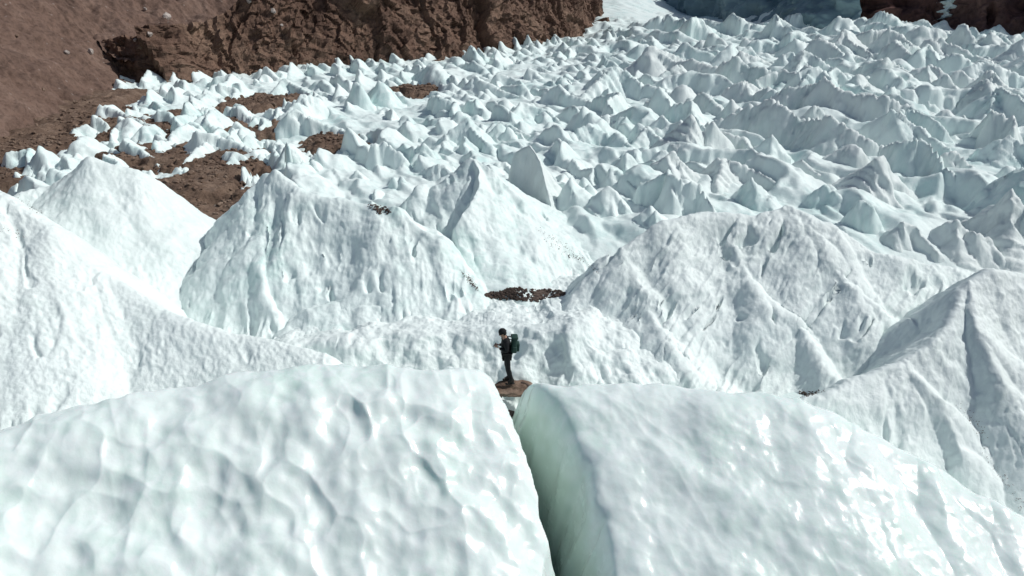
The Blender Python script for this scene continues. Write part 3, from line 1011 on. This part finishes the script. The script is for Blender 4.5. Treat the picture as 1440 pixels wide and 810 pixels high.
out = []
for _ in range(1100):
    a = r3.uniform(-1, 1)
    h = ray_px(_ri, 738 + 54 * a + 3 * math.sin(a * 9), 414 + r3.uniform(-9, 9) * (1 - a * a) ** 0.6 + 1.5 * math.sin(a * 6))
    if h is not None and h[0].y < 24.5:
        out.append((h[0].x, h[0].y, h[0].z, 0.016 + 0.065 * r3.random() ** 2.5))
tag(rock_heap('stone_strip', out, M['darkstone'], 41), 'strip of dark stones on the ice behind the hiker', 'stones', None, 'stuff')
dirt('dirt_streak', [(756, 322, 800, 352), (762, 336, 812, 366), (775, 330, 838, 378), (800, 352, 842, 384)], 60, 0.02, M['darkstone'],
     'thin dark dirt streaks running down the right flank of the central pyramid', 91, 1.6)
dirt('stone_patch', [(518, 290, 556, 282), (530, 276, 558, 276), (528, 292, 548, 298)], 110, 0.04, M['darkstone'],
     'small patch of dark stones on top of the fluted ridge', 92, 2.5)
dirt('stone_patch', [(648, 380, 668, 404), (655, 388, 672, 406)], 70, 0.026, M['darkstone'], 'dark dirt at the foot of the shaded side of the pyramid', 93, 1.5)
dirt('dirt_streak', [(1108, 556, 1160, 549), (1125, 558, 1150, 552)], 70, 0.028, M['darkstone'], 'short dark line of stones where the right ridge meets the front block', 94, 1.2)
dirt('dirt_streak', [(1372, 590, 1395, 650), (1395, 650, 1440, 715), (1350, 570, 1380, 610)], 90, 0.011, M['stone'], 'fine dirt along the hollow of the sharp ridge at the right edge', 95, 4)
dirt('dirt_streak', [(20, 275, 60, 300), (0, 320, 40, 335)], 60, 0.014, M['stone'], 'specks of dirt near the crest of the left slope', 96, 2.5)

_mb = [bvh_of(MOUNTAIN)]
sv_, sq_ = [], []
for r_i in range(26):
    py_ = -4 + r_i * 1.35
    xc = 1338 - 0.55 * r_i + 4 * math.sin(r_i * 0.7)
    hw = 11 - 0.25 * r_i + 4 * math.sin(r_i * 1.3)
    row = []
    for c_i in range(15):
        u_ = c_i / 7 - 1
        h = ray_px(_mb, xc + u_ * hw + 1.5 * math.sin(r_i * 2.1 + c_i), py_)
        row.append(np.array(h[0]) + np.array([0, -0.9, 0.35]) * (1 - u_ * u_) - np.array([0, -0.25, 0]) if h else np.array([np.nan] * 3))
    sv_.append(row)
sv_ = np.array(sv_)
if not np.isnan(sv_).any():
    o = grid_mesh('snow_gully', sv_, M['far'])
    tag(o, 'streak of white snow in a gully of the dark far mountain', None, None, 'structure')

# ------------------------------------------------------------------ the hiker
def skin_bm(pts, edges, radii, sub=2, root=0, loc=None):
    me = bpy.data.meshes.new('tmp')
    me.from_pydata([tuple(p) for p in pts], edges, [])
    ob = bpy.data.objects.new('tmp', me)
    C.objects.link(ob)
    md = ob.modifiers.new('s', 'SKIN')
    md.use_smooth_shade = True
    sv = me.skin_vertices[0].data
    for i, r in enumerate(radii):
        sv[i].radius = (r, r) if not hasattr(r, '__len__') else r
        sv[i].use_root = (i == root)
    ms = ob.modifiers.new('u', 'SUBSURF')
    ms.levels = sub
    ms.render_levels = sub
    dg = bpy.context.evaluated_depsgraph_get()
    ev = ob.evaluated_get(dg)
    m2 = bpy.data.meshes.new_from_object(ev)
    bpy.data.objects.remove(ob)
    bpy.data.meshes.remove(me)
    return m2


def join_meshes(name, meshes, mats, parent=None):
    """meshes: list of (mesh, material index)"""
    bm = bmesh.new()
    for m2, k in meshes:
        n0 = len(bm.faces)
        bm.from_mesh(m2)
        bm.faces.ensure_lookup_table()
        for f in bm.faces[n0:]:
            f.material_index = k
            f.smooth = True
    me = bpy.data.meshes.new(name)
    bm.to_mesh(me)
    bm.free()
    for m in mats:
        me.materials.append(m)
    o = bpy.data.objects.new(name, me)
    C.objects.link(o)
    if parent:
        o.parent = parent
    return o


def ell_mesh(c, r, seg=20, rings=14, f=None):
    bm = bmesh.new()
    bmesh.ops.create_uvsphere(bm, u_segments=seg, v_segments=rings, radius=1.0)
    for v in bm.verts:
        p = Vector((v.co.x * r[0], v.co.y * r[1], v.co.z * r[2]))
        if f:
            p = f(p)
        v.co = p + Vector(c)
    me = bpy.data.meshes.new('e')
    bm.to_mesh(me)
    bm.free()
    return me


def rbox_mesh(c, size, bev, seg=3, rot=None, taper=None):
    bm = bmesh.new()
    bmesh.ops.create_cube(bm, size=1.0)
    for v in bm.verts:
        v.co = Vector((v.co.x * size[0], v.co.y * size[1], v.co.z * size[2]))
        if taper:
            v.co = taper(v.co)
    bmesh.ops.bevel(bm, geom=list(bm.edges), offset=bev, segments=seg, affect='EDGES', profile=0.5)
    if rot is not None:
        bmesh.ops.transform(bm, matrix=rot, verts=bm.verts)
    for v in bm.verts:
        v.co += Vector(c)
    me = bpy.data.meshes.new('b')
    bm.to_mesh(me)
    bm.free()
    return me


M['skin'] = plain('skin', (0.42, 0.25, 0.18), 0.55, 0.1, 80, 0.06)
M['hair'] = plain('dark_hair', (0.015, 0.012, 0.010), 0.6, 0.6, 120, 0.3)
M['jacket'] = plain('black_jacket', (0.009, 0.010, 0.012), 0.8, 0.6, 40, 0.3)
M['trousers'] = plain('black_trousers', (0.011, 0.011, 0.013), 0.85, 0.6, 40, 0.3)
M['boot'] = plain('dark_boot', (0.018, 0.015, 0.013), 0.6, 0.4, 50, 0.3)
M['pack'] = plain('dark_green_nylon', (0.018, 0.050, 0.040), 0.6, 0.5, 60, 0.25)
M['strap'] = plain('black_strap', (0.012, 0.013, 0.014), 0.7, 0.4, 60, 0.2)
M['phone'] = plain('phone_black', (0.012, 0.012, 0.014), 0.15, 0.0, 20, 0.1, 0.5)
M['grey'] = plain('grey_trim', (0.22, 0.23, 0.24), 0.6, 0.2, 50, 0.1)

# figure faces -X; feet behind the hips, head bowed to the phone
FOOTZ = 0.0
J = dict(pelvis=(0.02, 0, 0.93), waist=(0.0, 0, 1.08), chest=(-0.005, 0, 1.27), shoulders=(0.005, 0, 1.40), neck=(-0.035, 0, 1.49), skull=(-0.075, 0, 1.56),
         head=(-0.095, 0, 1.64), top=(-0.095, 0, 1.715))
hipL, hipR = (0.02, -0.09, 0.90), (0.02, 0.09, 0.90)
kneeL, kneeR = (0.055, -0.10, 0.50), (0.03, 0.10, 0.50)
ankL, ankR = (0.165, -0.11, 0.09), (0.105, 0.10, 0.09)
toeL, toeR = (0.01, -0.135, 0.045), (-0.05, 0.125, 0.045)
shL, shR = (0.0, -0.17, 1.385), (0.0, 0.17, 1.385)
elL, elR = (0.0, -0.235, 1.11), (0.0, 0.235, 1.12)
wrL, wrR = (-0.215, -0.085, 1.195), (-0.215, 0.085, 1.195)
pts = [J['pelvis'], J['waist'], J['chest'], J['shoulders'], J['neck'], J['skull'], J['head'], J['top'],
       hipL, kneeL, ankL, toeL, hipR, kneeR, ankR, toeR, shL, elL, wrL, shR, elR, wrR]
ed = [(0, 1), (1, 2), (2, 3), (3, 4), (4, 5), (5, 6), (6, 7), (0, 8), (8, 9), (9, 10), (10, 11), (0, 12), (12, 13), (13, 14), (14, 15), (3, 16), (16, 17),
      (17, 18), (3, 19), (19, 20), (20, 21)]
rad = [(0.10, 0.12), (0.09, 0.105), (0.10, 0.12), (0.075, 0.09), 0.05, 0.075, (0.092, 0.082), 0.05,
       0.085, 0.056, 0.04, 0.036, 0.085, 0.056, 0.04, 0.036, 0.045, 0.036, 0.027, 0.045, 0.036, 0.027]
body = skin_bm(pts, ed, rad, 2)
# face: nose, brow, chin, ears in the head's tilted frame
HC = Vector((-0.098, 0, 1.625))
tilt = Matrix.Rotation(R(-24), 3, 'Y')


def head_pt(p):
    return HC + tilt @ Vector(p)


parts_ = [(body, 0)]
parts_.append((skin_bm([head_pt((-0.075, 0, 0.015)), head_pt((-0.098, 0, -0.012)), head_pt((-0.122, 0, -0.036)), head_pt((-0.098, 0, -0.048))],
                       [(0, 1), (1, 2), (2, 3)], [0.011, 0.012, 0.014, 0.012], 1), 0))
for sy in (-1, 1):
    parts_.append((ell_mesh(head_pt((0.005, sy * 0.083, -0.005)), (0.019, 0.010, 0.031), 10, 8), 0))
    parts_.append((ell_mesh(head_pt((-0.086, sy * 0.031, 0.004)), (0.011, 0.014, 0.010), 10, 8), 1))
parts_.append((ell_mesh(head_pt((-0.092, 0, -0.070)), (0.012, 0.024, 0.007), 10, 6), 2))
parts_.append((ell_mesh(head_pt((-0.070, 0, -0.085)), (0.030, 0.040, 0.028), 12, 8), 0))
# hands: palm, four fingers and thumb closed on the phone
PH = Vector((-0.335, 0.0, 1.245))
for sy, wr in ((-1, wrL), (1, wrR)):
    w_ = Vector(wr)
    palm = Vector((-0.285, sy * 0.052, 1.215))
    hp = [w_, (w_ + palm) / 2, palm]
    he = [(0, 1), (1, 2)]
    hr = [0.026, (0.030, 0.018), (0.036, 0.017)]
    for k in range(4):
        off = Vector((-0.010 - 0.002 * k, 0, 0.030 - 0.019 * k))
        b0 = palm + off
        ln = (0.026, 0.029, 0.027, 0.021)[k]
        d1 = Vector((-0.75, -sy * 0.35, 0.30)).normalized() * ln * 1.2
        d2 = Vector((-0.20, -sy * 0.9, 0.15)).normalized() * ln
        i0_ = len(hp)
        hp += [b0 + d1, b0 + d1 + d2, b0 + d1 + d2 + d2 * 0.6]
        he += [(2, i0_), (i0_, i0_ + 1), (i0_ + 1, i0_ + 2)]
        hr += [0.0095, 0.009, 0.0075]
    i0_ = len(hp)
    hp += [w_ + Vector((-0.035, -sy * 0.002, 0.032)), w_ + Vector((-0.066, -sy * 0.022, 0.060)), w_ + Vector((-0.085, -sy * 0.045, 0.072))]
    he += [(1, i0_), (i0_, i0_ + 1), (i0_ + 1, i0_ + 2)]
    hr += [0.013, 0.011, 0.009]
    parts_.append((skin_bm(hp, he, hr, 1), 0))
hx, hy, hz = fx - 0.10, fy, fz
HIK = Vector((hx, hy, 0))
person = join_meshes('person', parts_, [M['skin'], M['hair'], M['skin']])
# jacket: a slightly larger torso with sleeves, hem below the hips and a collar
jp = [(0.02, 0, 0.86), (0.02, 0, 0.97), (0.0, 0, 1.09), (-0.005, 0, 1.27), (0.005, 0, 1.40), (-0.025, 0, 1.475),
      shL, elL, (-0.19, -0.098, 1.186), shR, elR, (-0.19, 0.098, 1.186)]
je = [(0, 1), (1, 2), (2, 3), (3, 4), (4, 5), (4, 6), (6, 7), (7, 8), (4, 9), (9, 10), (10, 11)]
jr = [(0.125, 0.16), (0.132, 0.165), (0.125, 0.15), (0.137, 0.165), (0.115, 0.14), 0.078, 0.085, 0.063, 0.045, 0.085, 0.060, 0.043]
jk = skin_bm(jp, je, jr, 2, root=2)
v_ = np.array([v.co[:] for v in jk.vertices])
n_ = np.array([v.normal[:] for v in jk.vertices])
v_ = v_ + n_ * (0.010 * fbm(v_[:, 0] * 7, v_[:, 1] * 7, v_[:, 2] * 11, 3, 8))[:, None]
jk.vertices.foreach_set('co', v_.astype(np.float32).ravel())
join_meshes('jacket', [(jk, 0)], [M['jacket']], person)
tp = [(0.02, 0, 0.95), hipL, kneeL, (0.155, -0.11, 0.12), hipR, kneeR, (0.098, 0.10, 0.12)]
tr = [(0.135, 0.165), 0.105, 0.072, 0.060, 0.098, 0.072, 0.060]
tk = skin_bm(tp, [(0, 1), (1, 2), (2, 3), (0, 4), (4, 5), (5, 6)], tr, 2)
v_ = np.array([v.co[:] for v in tk.vertices])
n_ = np.array([v.normal[:] for v in tk.vertices])
v_ = v_ + n_ * (0.010 * fbm(v_[:, 0] * 8, v_[:, 1] * 8, v_[:, 2] * 12, 3, 9))[:, None]
tk.vertices.foreach_set('co', v_.astype(np.float32).ravel())
join_meshes('trousers', [(tk, 0)], [M['trousers']], person)
for a_, t_ in ((ankL, toeL), (ankR, toeR)):
    a_, t_ = Vector(a_), Vector(t_)
    hl = a_ + Vector((0.05, 0, -0.035))
    bt = skin_bm([a_ + Vector((0, 0, 0.09)), a_ + Vector((0, 0, 0.0)), (a_ + t_) / 2 + Vector((0, 0, -0.006)), t_ + Vector((0, 0, 0.0)), hl],
                 [(0, 1), (1, 2), (2, 3), (1, 4)], [0.057, 0.055, 0.050, 0.043, 0.048], 2, root=1)
    mid = (a_ + t_) / 2
    bo = join_meshes('boot', [(bt, 0)], [M['boot']], person)
    so = rbox_mesh((mid.x + 0.012, mid.y, 0.014), (0.275, 0.095, 0.03), 0.012, 2, Matrix.Rotation(math.atan2(a_.y - t_.y, a_.x - t_.x), 4, 'Z'))
    join_meshes('sole', [(so, 0)], [M['strap']], bo)
# knitted cap with a rolled rim
capm = ell_mesh((0, 0, 0), (0.115, 0.100, 0.112), 24, 16)
bm = bmesh.new()
bm.from_mesh(capm)
bmesh.ops.delete(bm, geom=[v for v in bm.verts if v.co.z < -0.03], context='VERTS')
for v in bm.verts:
    v.co = HC + tilt @ (v.co + Vector((0.006, 0, 0.022)))
bm.to_mesh(capm)
bm.free()
rim = []
ring = [head_pt((0.006 + 0.113 * math.cos(a), 0.099 * math.sin(a), 0.002 + 0.012 * math.cos(a))) for a in np.linspace(0, 2 * math.pi, 25)[:-1]]
rim = skin_bm(ring, [(i, (i + 1) % 24) for i in range(24)], [0.012] * 24, 1)
join_meshes('cap', [(capm, 0), (rim, 0)], [M['jacket']], person)
hairm = ell_mesh((0, 0, 0), (0.075, 0.092, 0.085), 16, 12)
for v in hairm.vertices:
    v.co = HC + tilt @ (v.co + Vector((0.035, 0, -0.022)))
join_meshes('hair', [(hairm, 0)], [M['hair']], person)
person.location = HIK + Vector((0, 0, SLABTOP))
person.rotation_euler = (0, 0, R(6))
PS = 0.91
person.scale = (PS, PS, PS)
tag(person, 'hiker in black jacket, trousers and cap looking down at a phone', 'person')

# rucksack on the hiker's back
bodyp = rbox_mesh((0, 0, 0), (0.21, 0.31, 0.46), 0.075, 5, taper=lambda p: Vector((p.x * (1.0 - 0.25 * (p.z > 0)), p.y * (1.0 - 0.14 * (p.z > 0)), p.z)))
v_ = np.array([v.co[:] for v in bodyp.vertices])
v_ = v_ * (1 + 0.03 * fbm(v_[:, 0] * 9, v_[:, 1] * 9, v_[:, 2] * 9, 3, 4))[:, None]
bodyp.vertices.foreach_set('co', v_.astype(np.float32).ravel())
pack = join_meshes('backpack', [(bodyp, 0)], [M['pack']])
join_meshes('lid', [(rbox_mesh((-0.005, 0, 0.235), (0.20, 0.27, 0.085), 0.035, 4), 0)], [M['pack']], pack)
join_meshes('front_pocket', [(rbox_mesh((0.115, 0, -0.065), (0.075, 0.23, 0.25), 0.03, 4), 0)], [M['pack']], pack)
for sy in (-1, 1):
    join_meshes('side_pocket', [(rbox_mesh((0.0, sy * 0.155, -0.11), (0.13, 0.06, 0.19), 0.025, 3), 0)], [M['pack']], pack)
    sp = [(-0.085, sy * 0.075, 0.19), (-0.15, sy * 0.10, 0.205), (-0.25, sy * 0.115, 0.165), (-0.315, sy * 0.12, 0.05), (-0.26, sy * 0.135, -0.10), (-0.09, sy * 0.135, -0.17)]
    join_meshes('shoulder_strap', [(skin_bm(sp, [(i, i + 1) for i in range(5)], [(0.026, 0.012)] * 6, 2), 0)], [M['strap']], pack)
join_meshes('handle', [(skin_bm([(-0.075, -0.03, 0.255), (-0.10, -0.02, 0.295), (-0.10, 0.02, 0.295), (-0.075, 0.03, 0.255)], [(0, 1), (1, 2), (2, 3)], [0.009] * 4, 1), 0)],
            [M['strap']], pack)
rz = Matrix.Rotation(R(6), 3, 'Z')
pack.location = person.location + PS * (rz @ Vector((0.235, 0, 1.235)))
pack.scale = (PS, PS, PS)
pack.rotation_euler = (0, R(4), R(6))
tag(pack, "dark green backpack worn on the hiker's back", 'backpack')

phone = join_meshes('phone', [(rbox_mesh((0, 0, 0), (0.009, 0.072, 0.15), 0.004, 2), 0)], [M['phone']])
join_meshes('screen', [(rbox_mesh((0.0055, 0, 0), (0.0015, 0.064, 0.138), 0.0005, 1), 0)], [M['phone']], phone)
phone.location = person.location + PS * (rz @ PH)
phone.scale = (PS, PS, PS)
phone.rotation_euler = (0, R(38), R(6))
tag(phone, "black phone held in front of the hiker's chest in both hands", 'phone')



# ------------------------------------------------------------------ what the camera sees of each ice pinnacle: used to drop hidden ones and to word the labels
def seen_by_camera(objs):
    Wp, Hp = 720, 405
    depth = np.full(Wp * Hp, 1e9)
    ids = np.full(Wp * Hp, -1)
    for k, ob in enumerate(objs):
        me = ob.data
        n = len(me.vertices)
        co = np.empty(n * 3, np.float32)
        me.vertices.foreach_get('co', co)
        co = co.reshape(-1, 3).astype(float) + np.array(ob.location)
        co = co[co[:, 1] > 4]
        if not len(co):
            continue
        zc = co[:, 1] * _cp - (co[:, 2] - CAMZ) * _sp
        px, py = to_px(co[:, 0], co[:, 1], co[:, 2])
        for ox, oy in ((0, 0), (0.5, 0), (0, 0.5), (0.5, 0.5)):
            ix, iy = np.floor(px / 2 + ox).astype(int), np.floor(py / 2 + oy).astype(int)
            ok = (ix >= 0) & (ix < Wp) & (iy >= 0) & (iy < Hp)
            j, z = iy[ok] * Wp + ix[ok], zc[ok]
            order = np.argsort(-z)
            j, z = j[order], z[order]
            dd = np.full(Wp * Hp, 1e9)
            dd[j] = z
            better = dd < depth - 0.02
            depth[better] = dd[better]
            ids[better] = k
    return ids.reshape(Hp, Wp)


_all = [ob for ob in bpy.data.objects if ob.type == 'MESH' and ob.parent is None and ob.name.split('.')[0] not in ('person', 'phone', 'backpack')]
ids = seen_by_camera(_all)
info = []
for k, ob in enumerate(_all):
    if not ob.name.startswith('ice_pinnacle'):
        continue
    yy, xx = np.nonzero(ids == k)
    if len(xx) < 10:
        me = ob.data
        bpy.data.objects.remove(ob)
        bpy.data.meshes.remove(me)
        continue
    info.append(dict(o=ob, n=len(xx), x=float(np.median(xx)) * 2, y=float(np.median(yy)) * 2, top=float(yy.min()) * 2, w=float(xx.max() - xx.min()) * 2 + 2,
                     h=float(yy.max() - yy.min()) * 2 + 2, grey=ob.data.materials[0] == M['fargrey']))
print('pinnacles seen', len(info))


def zone(q):
    x, y = q['x'], q['y']
    if y < 88 and x > 1200:
        return 'on the skyline below rock mountain'
    if y < 88 and x > 1040:
        return 'on the skyline below ice wall'
    if y < 88 and x > 800:
        return 'near the top snow slope'
    if x < 130:
        return 'by the scree at left edge'
    if x < 250 and y < 260:
        return 'on gravel left of the hollow'
    if x < 380 and y < 150:
        return 'in broken ice below scree corner'
    if x < 380:
        return 'beside the gravel hollow'
    if y < 125 and x < 600:
        return 'along the cliff foot, left part'
    if y < 125 and x < 830:
        return 'along the cliff foot, right part'
    if x < 600 and y < 190:
        return 'in the left field below cliff'
    if x < 600:
        return 'behind the fluted ridge'
    if x < 720 and y >= 125:
        return 'behind the pyramid, left of slab'
    if x < 850 and y >= 125:
        return 'behind the pyramid, right of slab'
    if x < 1020 and y < 170:
        return 'in the crowded upper middle field'
    if x < 1020 and y < 240:
        return 'in the central ice field'
    if x < 1020:
        return 'between pyramid and long furrowed ridge'
    if x < 1210 and y < 130:
        return 'in the upper right field'
    if x < 1210 and y < 200:
        return 'halfway up the right field'
    if x < 1210:
        return 'just behind the long furrowed ridge'
    if y < 130:
        return 'in the far right corner field'
    if y < 200:
        return 'near right edge, halfway up'
    if y < 280:
        return 'near right edge above snowy basin'
    return 'behind the sharp edge ridge'


def sizeword(q):
    a = q['w'] * q['h']
    return 'large' if a > 3800 else 'medium' if a > 1300 else 'small'


def shapeword(q):
    r = q['h'] / q['w']
    return 'steep' if r > 0.95 else 'broad' if r < 0.5 else 'pointed'


_N = ['', 'second', 'third', 'fourth', 'fifth', 'sixth', 'seventh', 'eighth', 'ninth', 'tenth', 'eleventh', 'twelfth', 'thirteenth', 'fourteenth']
ORD = {1: [''], 2: ['left of two', 'right of two']}
for n_ in range(3, 15):
    ORD[n_] = ['leftmost'] + ['%s from left' % _N[i] for i in range(1, n_ - 1)] + ['rightmost']
buckets = {}
for q in info:
    q['zone'], q['size'], q['shape'], q['tone'] = zone(q), sizeword(q), shapeword(q), 'grey' if q['grey'] else 'white'
    buckets.setdefault((q['zone'], q['size'], q['tone'], q['shape']), []).append(q)
for (z_, sz_, tn_, sh_), qs in buckets.items():
    base = '%s %s %s ice pinnacle %s' % (sz_, sh_, tn_, z_)
    qs.sort(key=lambda q: q['x'])
    rows_ = [('', qs)]
    if len(qs) > 14:
        m_ = float(np.median([q['y'] for q in qs]))
        rows_ = [('nearer ', [q for q in qs if q['y'] >= m_]), ('farther ', [q for q in qs if q['y'] < m_])]
    for pre, rs in rows_:
        for i, q in enumerate(rs):
            lab = base
            if len(rs) in ORD:
                lab = base + ((', ' + (pre + 'row, ' if pre else '') + ORD[len(rs)][i]) if (ORD[len(rs)][i] or pre) else '')
                lab = lab.rstrip(', ')
            else:
                lab = base + (', in the %srow' % pre)
            tag(q['o'], lab, 'ice pinnacle', 'ice pinnacles ' + z_)
print('labels longest', max(len(q['o']['label'].split()) for q in info), 'unique', len(set(q['o']['label'] for q in info)))


# ------------------------------------------------------------------ sky, sun
SUN = np.array([0.69, 0.10, 0.72])
SUN = SUN / np.linalg.norm(SUN)
elev = math.asin(SUN[2])
azim = math.atan2(SUN[0], SUN[1])     # from +Y, clockwise
w = bpy.data.worlds.new('World')
sc.world = w
w.use_nodes = True
nt = w.node_tree
bg = nt.nodes['Background']
sky = nt.nodes.new('ShaderNodeTexSky')
sky.sky_type = 'NISHITA'
sky.sun_disc = False
sky.sun_elevation = elev
sky.sun_rotation = azim
sky.altitude = 800
sky.air_density = 1.0
sky.dust_density = 4.0
sky.ozone_density = 0.6
nt.links.new(sky.outputs[0], bg.inputs['Color'])
bg.inputs['Strength'].default_value = 0.068
ld = bpy.data.lights.new('sun', 'SUN')
ld.energy = 3.0
ld.angle = R(0.5)
ld.color = (1.0, 0.99, 0.965)
lo = bpy.data.objects.new('sun', ld)
lo.rotation_euler = Vector([float(-v) for v in SUN]).to_track_quat('-Z', 'Y').to_euler()
lo.location = (30, 10, 60)
C.objects.link(lo)
sc.view_settings.view_transform = 'Standard'
sc.view_settings.look = 'None'
sc.view_settings.exposure = 0.0
sc.view_settings.gamma = 1.0
sc.cycles.max_bounces = 8
sc.cycles.diffuse_bounces = 4
